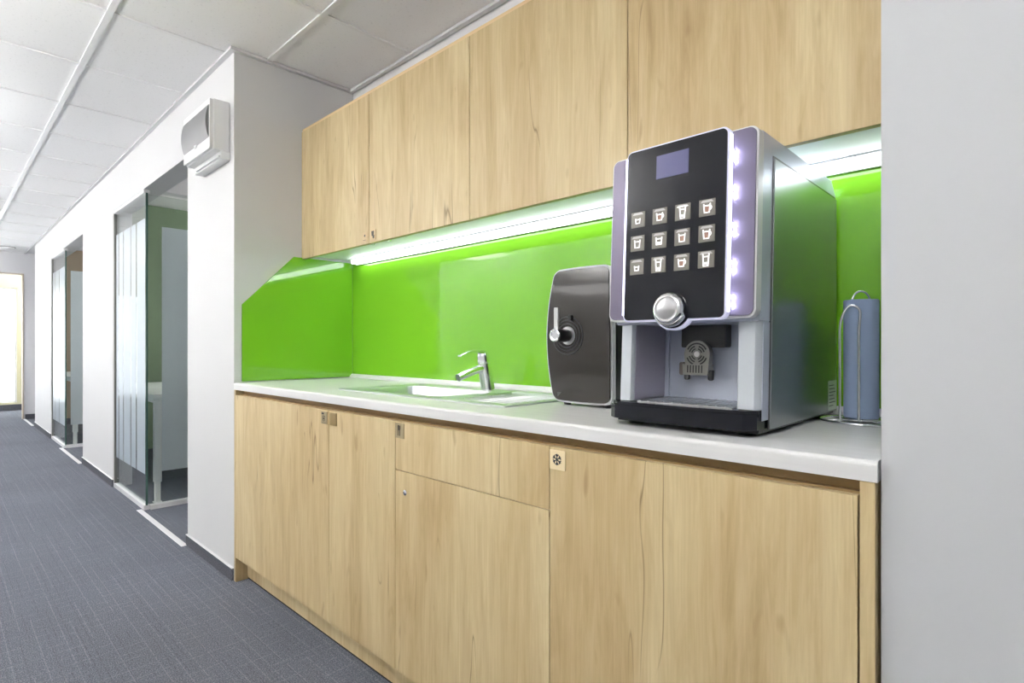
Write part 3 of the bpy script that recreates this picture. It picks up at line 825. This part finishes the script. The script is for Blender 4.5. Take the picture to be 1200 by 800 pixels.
# twelve keys with drink icons
kinds = [['cup_s', 'mugc', 'glass', 'mug'], ['cup', 'cupw', 'cupc', 'mugw'], ['cup_s', 'tall', 'mugc', 'tall']]
for r in range(3):
    for c in range(4):
        x = -.614+c*.0492; z = 1.3265-r*.0487; w = .0158
        bm = B(x-w, x+w, YG-.0018, YG+.0002, z-w, z+w, bev=.0004, seg=1)
        kb = mp('key', bm, KEY)
        y0, y1 = YG-.0026, YG-.0017
        kd = kinds[r][c]
        hw, hh, tp = {'cup_s': (.0052, .0055, .75), 'cup': (.0065, .0085, .75), 'cupw': (.0065, .008, .8), 'cupc': (.0065, .0085, .75), 'mug': (.0065, .009, .7), 'mugw': (.0065, .009, .7), 'mugc': (.0066, .008, .7), 'glass': (.0062, .012, .6), 'tall': (.006, .012, .7)}[kd]
        zc = z-.003 if kd in ('cup_s',) else z-.0015
        bm = bmesh.new(); t_ = .0019
        # outline of a cup: two sloping sides, base and rim
        def quad(p, q, w_):
            d_ = Vector((q[0]-p[0], q[1]-p[1])).normalized(); n_ = Vector((-d_.y, d_.x))*w_
            prism(bm, [(p[0]-n_.x, p[1]-n_.y), (q[0]-n_.x, q[1]-n_.y), (q[0]+n_.x, q[1]+n_.y), (p[0]+n_.x, p[1]+n_.y)], y0, y1, 'y')
        quad((x-hw, zc+hh), (x-hw*tp, zc-hh), t_*.6); quad((x+hw, zc+hh), (x+hw*tp, zc-hh), t_*.6)
        if kd in ('tall', 'glass', 'cupw'): quad((x-hw*tp, zc-hh*.5), (x+hw*tp, zc-hh*.5), t_*1.2)
        quad((x-hw*tp, zc-hh+.001), (x+hw*tp, zc-hh+.001), t_*.5)
        quad((x-hw, zc+hh*.55), (x+hw, zc+hh*.55), t_*.6)
        if kd.startswith('mug'):
            hpts = [(x+hw+.0035*math.cos(a)-.0008, zc+.001+.0042*math.sin(a)) for a in [PI/2-PI*i/6 for i in range(7)]]
            for p, q in zip(hpts[:-1], hpts[1:]): quad(p, q, .0007)
        if kd == 'glass': quad((x-hw*1.8, zc+hh), (x+hw*1.8, zc+hh), .0009)
        o = obj('icon', warp(bm), ICON, kb)
        if kd in ('cupc', 'mugc', 'mug', 'mugw'):
            bm = bmesh.new(); quad((x, zc+hh*.35), (x, zc-hh*.75), hw*.55)
            for v in bm.verts: v.co.y += .0003
            obj('icon_fill', warp(bm), ICON_C, kb)
        bm = bmesh.new(); prism(bm, [(x-w*.8, z+w*.62), (x+w*.8, z+w*.62), (x+w*.55, z+w*.9), (x-w*.55, z+w*.9)], YG-.0021, YG-.0017, 'y'); obj('key_glow', warp(bm), KEYTOP, kb)
# chrome selector dome
bm = bmesh.new(); R = KR
lathe(bm, [(0, 0), (R, 0), (R, .006), (R*.985, .011), (R*.93, .017), (R*.84, .0215), (R*.74, .0235), (R*.70, .0238)], (KX, YG, KZ), (0, -1, 0), 48); kn = mp('selector_knob', bm, CHROME, True, label='round chrome selector knob')
bm = bmesh.new(); lathe(bm, [(R*.70, .0238), (R*.66, .0225), (R*.5, .0250), (R*.25, .0268), (0, .0274)], (KX, YG, KZ), (0, -1, 0), 48)
obj('knob_face', warp(bm), mat('satin knob face', (.42, .42, .43, 1), .35, .8), kn, True)
# spout assembly in the bay
bm = bmesh.new(); prism(bm, rrect(-.598, -.498, 1.064, 1.1165, .004, 3), 1.165, 1.194, 'y'); mp('spout_cover', bm, BLACKP, 40, label='black spout housing')
NXc, NZc, NY = -.555, 1.050, 1.165
sc = .9
bm = bmesh.new(); n_ = 20
arch = [(NXc+.029*math.cos(PI*k/n_), NZc+.029*math.sin(PI*k/n_)) for k in range(n_+1)]
prism(bm, arch+[(NXc-.027, NZc-.022), (NXc+.027, NZc-.022)], NY-.014, NY+.004, 'y')
prism(bm, [(NXc-.030, NZc-.022), (NXc+.030, NZc-.022), (NXc+.028, NZc-.045), (NXc-.028, NZc-.045)], NY-.020, NY+.004, 'y')
sp_ = mp('spout', bm, PEWTER, 40, label='pewter grey coffee spout')
bm = bmesh.new()
for rr, wd in ((.023, .0016), (.017, .0016), (.0115, .0014)):
    for a0, a1 in ((15, 75), (105, 165), (195, 255), (285, 345)) if rr < .02 else ((25, 155), (200, 250), (290, 340)):
        o_ = [(NXc+(rr+wd)*math.cos(math.radians(a0+(a1-a0)*k/8)), NZc+(rr+wd)*math.sin(math.radians(a0+(a1-a0)*k/8))) for k in range(9)]
        i_ = [(NXc+(rr-wd)*math.cos(math.radians(a0+(a1-a0)*k/8)), NZc+(rr-wd)*math.sin(math.radians(a0+(a1-a0)*k/8))) for k in range(9)]
        prism(bm, o_+i_[::-1], NY-.0146, NY-.0136, 'y')
for k in range(6): box(bm, NXc-.0185+k*.0064, NXc-.0158+k*.0064, NY-.0206, NY-.0196, NZc-.040, NZc-.024)
obj('spout_slots', warp(bm), BLACKP, sp_)
bm = bmesh.new(); lathe(bm, [(0, .002), (.005, .002), (.0065, 0), (0, 0)], (NXc, NY-.014, NZc), (0, -1, 0), 20); obj('spout_button', warp(bm), PLASTIC_W, sp_, 40)
bm = bmesh.new()
prism(bm, rrect(NXc-.040, NXc-.028, NZc-.046, NZc-.018, .004, 3), NY-.014, NY+.012, 'y'); obj('spout_wing', warp(bm), mat('brown grey plastic', lin(96, 88, 84), .4), sp_)
for sx_ in (-.024, .030):
    bm = bmesh.new(); lathe(bm, [(0, 0), (.006, 0), (.0068, .002), (.0062, .020), (.004, .022), (0, .022)], (NXc+sx_, NY-.008, NZc-.034), (0, 0, -1), 16)
    obj('nozzle', warp(bm), BLACKP, sp_, 40)
# sticker on the rear lower corner of the side
bm = B(MX1+.0023, MX1+.0027, 1.462, 1.531, .915, .985); stk = mp('sticker', bm, STICK, label='pale printed sticker')
bm = bmesh.new()
for k in range(7): box(bm, MX1+.0027, MX1+.0029, 1.467, 1.467+.058*(.6+.4*((k*37 % 10)/10)), .925+k*.008, .9268+k*.008)
obj('print_lines', warp(bm), DKGREY, stk)

# ------------------------------------------------------------------ milk cooler beside it
CX0, CX1, CY, CZ0, CZ1 = -1.035, -.835, 1.240, .9105, 1.283
ck = thing('milk_cooler', 'black fronted milk cooler with tap lever between the sink and the coffee machine', 'cooler', (-.935, 1.39, .9))
def bowed(o, r, bow, n=10):
    """rounded rectangle whose long sides bow outwards"""
    pts = rrect(CX0+o, CX1-o, CZ0+o, CZ1-o, r, 8); out = []
    dense = []
    for i, p in enumerate(pts):
        q = pts[(i+1) % len(pts)]; L = math.dist(p, q); m = max(1, int(L/.02))
        for k in range(m): dense.append((p[0]+(q[0]-p[0])*k/m, p[1]+(q[1]-p[1])*k/m))
    zc, xc = (CZ0+CZ1)/2, (CX0+CX1)/2
    for x, z in dense:
        s = (x-xc)/((CX1-CX0)/2); t_ = (z-zc)/((CZ1-CZ0)/2)
        out.append((x+bow*s*(1-t_*t_)-.004*s*(1 if t_ > 0 else 0)*t_, z+.003*t_*(1-s*s)))
    return out
def bowy(bm, y0):
    for v in bm.verts:
        if v.co.y < y0+.02:
            t_ = (v.co.z-(CZ0+CZ1)/2)/((CZ1-CZ0)/2); v.co.y -= .018*(1-t_*t_)
    return bm
bm = bmesh.new(); prism(bm, bowed(.004, .018, .010), CY+.021, 1.525, 'y'); obj('housing', bm, DKGREY, ck, 40)
bm = bmesh.new()
o_ = bowed(0, .022, .012); i_ = bowed(.0055, .018, .012)
prism(bm, o_, CY+.004, CY+.020, 'y'); obj('door_rim', bowy(bm, CY), RIM, ck, 40)['label'] = 'pale rim round the door'
bm = bmesh.new()
vo = bowed(.0055, .018, .012)
# grid so that the black front can bow
prism(bm, vo, CY, CY+.0038, 'y')
bmesh.ops.triangulate(bm, faces=[f for f in bm.faces if len(f.verts) > 4])
bmesh.ops.subdivide_edges(bm, edges=[e for e in bm.edges if e.calc_length() > .08], cuts=3, use_grid_fill=True)
for _ in range(2):
    bmesh.ops.triangulate(bm, faces=[f for f in bm.faces if len(f.verts) > 4])
    bmesh.ops.subdivide_edges(bm, edges=[e for e in bm.edges if e.calc_length() > .05], cuts=1)
bmesh.ops.triangulate(bm, faces=[f for f in bm.faces if len(f.verts) > 4])
fpn = obj('front_panel', bowy(bm, CY), SMOKE, ck, 40); fpn['label'] = 'glossy black front panel'
# tap with concentric rings
TX, TZ = -.967, 1.096; TY = CY-.0195
bm = bmesh.new()
for rr in (.052, .042, .033):
    tube(bm, [(TX+rr*math.cos(2*PI*k/40), TY+.001, TZ+rr*math.sin(2*PI*k/40)) for k in range(40)], .0018, 8, closed=True)
obj('tap_rings', bm, DKGREY, ck, True)
bm = bmesh.new(); lathe(bm, [(0, .004), (.024, .004), (.027, 0), (0, 0)], (TX, TY+.004, TZ), (0, -1, 0), 32); obj('tap_plate', bm, STEEL, ck, 40)
bm = bmesh.new(); lathe(bm, [(0, 0), (.016, 0), (.018, .006), (.0175, .050), (.014, .054), (0, .054)], (TX, TY, TZ), (0, -1, 0), 32); tk = obj('tap_knob', bm, BLACKP, ck, 40)
bm = bmesh.new(); lathe(bm, [(.0175, .050), (.0175, .056), (.0150, .058), (.0115, .0575), (.0115, .0545), (0, .0560)], (TX, TY, TZ), (0, -1, 0), 32); obj('tap_cap', bm, CHROME, tk, 40)
bm = B(TX-.0075, TX+.0075, TY-.050, TY-.042, TZ+.012, TZ+.075, bev=.002); obj('tap_lever', bm, mat('pale steel lever', (.75, .75, .75, 1), .25, .7), tk)
bm = bmesh.new(); box(bm, TX+.010, TX+.022, TY-.012, TY-.001, TZ+.040, TZ+.056, bev=.002); obj('tap_stop', bm, BLACKP, ck)
bm = bmesh.new()
prism(bm, [(-1.017, .952), (-.992, .943), (-1.014, .925)], CY-.0045, CY-.0030, 'y')
mk = obj('door_mark', bm, mat('grey door mark', lin(70, 70, 70), .4), ck)
for sx_ in (CX0+.03, CX1-.03):
    for fy in (1.27, 1.49):
        bm = bmesh.new(); lathe(bm, [(0, 0), (.010, 0), (.011, .006), (.009, .0118), (0, .0118)], (sx_, fy, .9), seg=16); obj('foot', bm, DKGREY, ck, 40)

# ------------------------------------------------------------------ paper towel holder and roll
hx, hy = -.304, 1.417
t = thing('paper_towel_holder', 'chrome wire paper towel holder beside the coffee machine', 'holder', (hx, hy, .9))
bm = bmesh.new(); R = .080
tube(bm, [(hx+R*math.cos(2*PI*k/48), hy+R*math.sin(2*PI*k/48), .9035) for k in range(48)], .0032, 10, closed=True)
tube(bm, [(hx+.036*math.cos(2*PI*k/40), hy+.036*math.sin(2*PI*k/40), .9075) for k in range(40)], .0024, 8, closed=True)
for a in (30, 150, 210, 330): tube(bm, [(hx, hy, .9035), (hx+R*math.cos(math.radians(a)), hy+R*math.sin(math.radians(a)), .9035)], .0022, 8)
obj('base', bm, CHROME, t, True)
bm = bmesh.new(); tube(bm, [(hx, hy, .904), (hx, hy, 1.170)], .0035, 10); obj('rod', bm, CHROME, t, True)
bm = bmesh.new()
rv = Vector((math.cos(math.radians(44)), math.sin(math.radians(44)), 0))
lp = [Vector((hx, hy, 1.164))+rv*(.0195*math.cos(a))+Vector((0, 0, .0235*math.sin(a))) for a in [math.radians(-14+208*k/20) for k in range(21)]]
tube(bm, lp, .0022, 8); obj('top_loop', bm, CHROME, t, True)
A_, C_ = Vector((-.327, 1.341, .9035)), Vector((-.293, 1.346, .9035))
path = smoothpath([A_, A_+Vector((0, 0, .05)), A_+Vector((0, 0, .135)), A_+Vector((0, 0, .200)), A_+Vector((.004, .001, .226)), A_+Vector((.013, .002, .245)), A_+Vector((.024, .003, .249)),
                   C_+Vector((.001, 0, .240)), C_+Vector((.002, 0, .222)), C_+Vector((0, 0, .190)), C_+Vector((0, 0, .12)), C_+Vector((0, 0, .05)), C_], 5)
bm = bmesh.new(); tube(bm, path, .0026, 10); obj('arm', bm, CHROME, t, True)
bm = bmesh.new(); rr = .0335
lathe(bm, [(.012, .0), (rr-.002, 0), (rr, .002), (rr+.0005, .256), (rr-.001, .258), (.012, .258), (.012, 0)], (hx, hy, .9102), seg=48)
tag(obj('paper_towel_roll', bm, PAPER, smooth=40, origin=(hx, hy, .91)), 'blue grey paper towel roll standing on the chrome wire holder', 'paper roll')

# ------------------------------------------------------------------ camera, world, view
cam = bpy.data.cameras.new('camera'); co = bpy.data.objects.new('camera', cam); COL.objects.link(co)
cam.sensor_fit = 'HORIZONTAL'; cam.sensor_width = 36; cam.lens = 657/1200*36; cam.shift_y = 5/1200; cam.clip_start = .02
co.location = (0, 0, 1.068); co.rotation_euler = (PI/2, 0, math.radians(44.02))
S.camera = co
w = bpy.data.worlds.new('daylight'); S.world = w; w.use_nodes = True
w.node_tree.nodes['Background'].inputs[0].default_value = (.92, .96, 1, 1)
w.node_tree.nodes['Background'].inputs[1].default_value = 1.3
vs = S.view_settings; vs.view_transform = 'Standard'; vs.look = 'None'; vs.gamma = 1; vs.exposure = 0.9; vs.use_curve_mapping = False
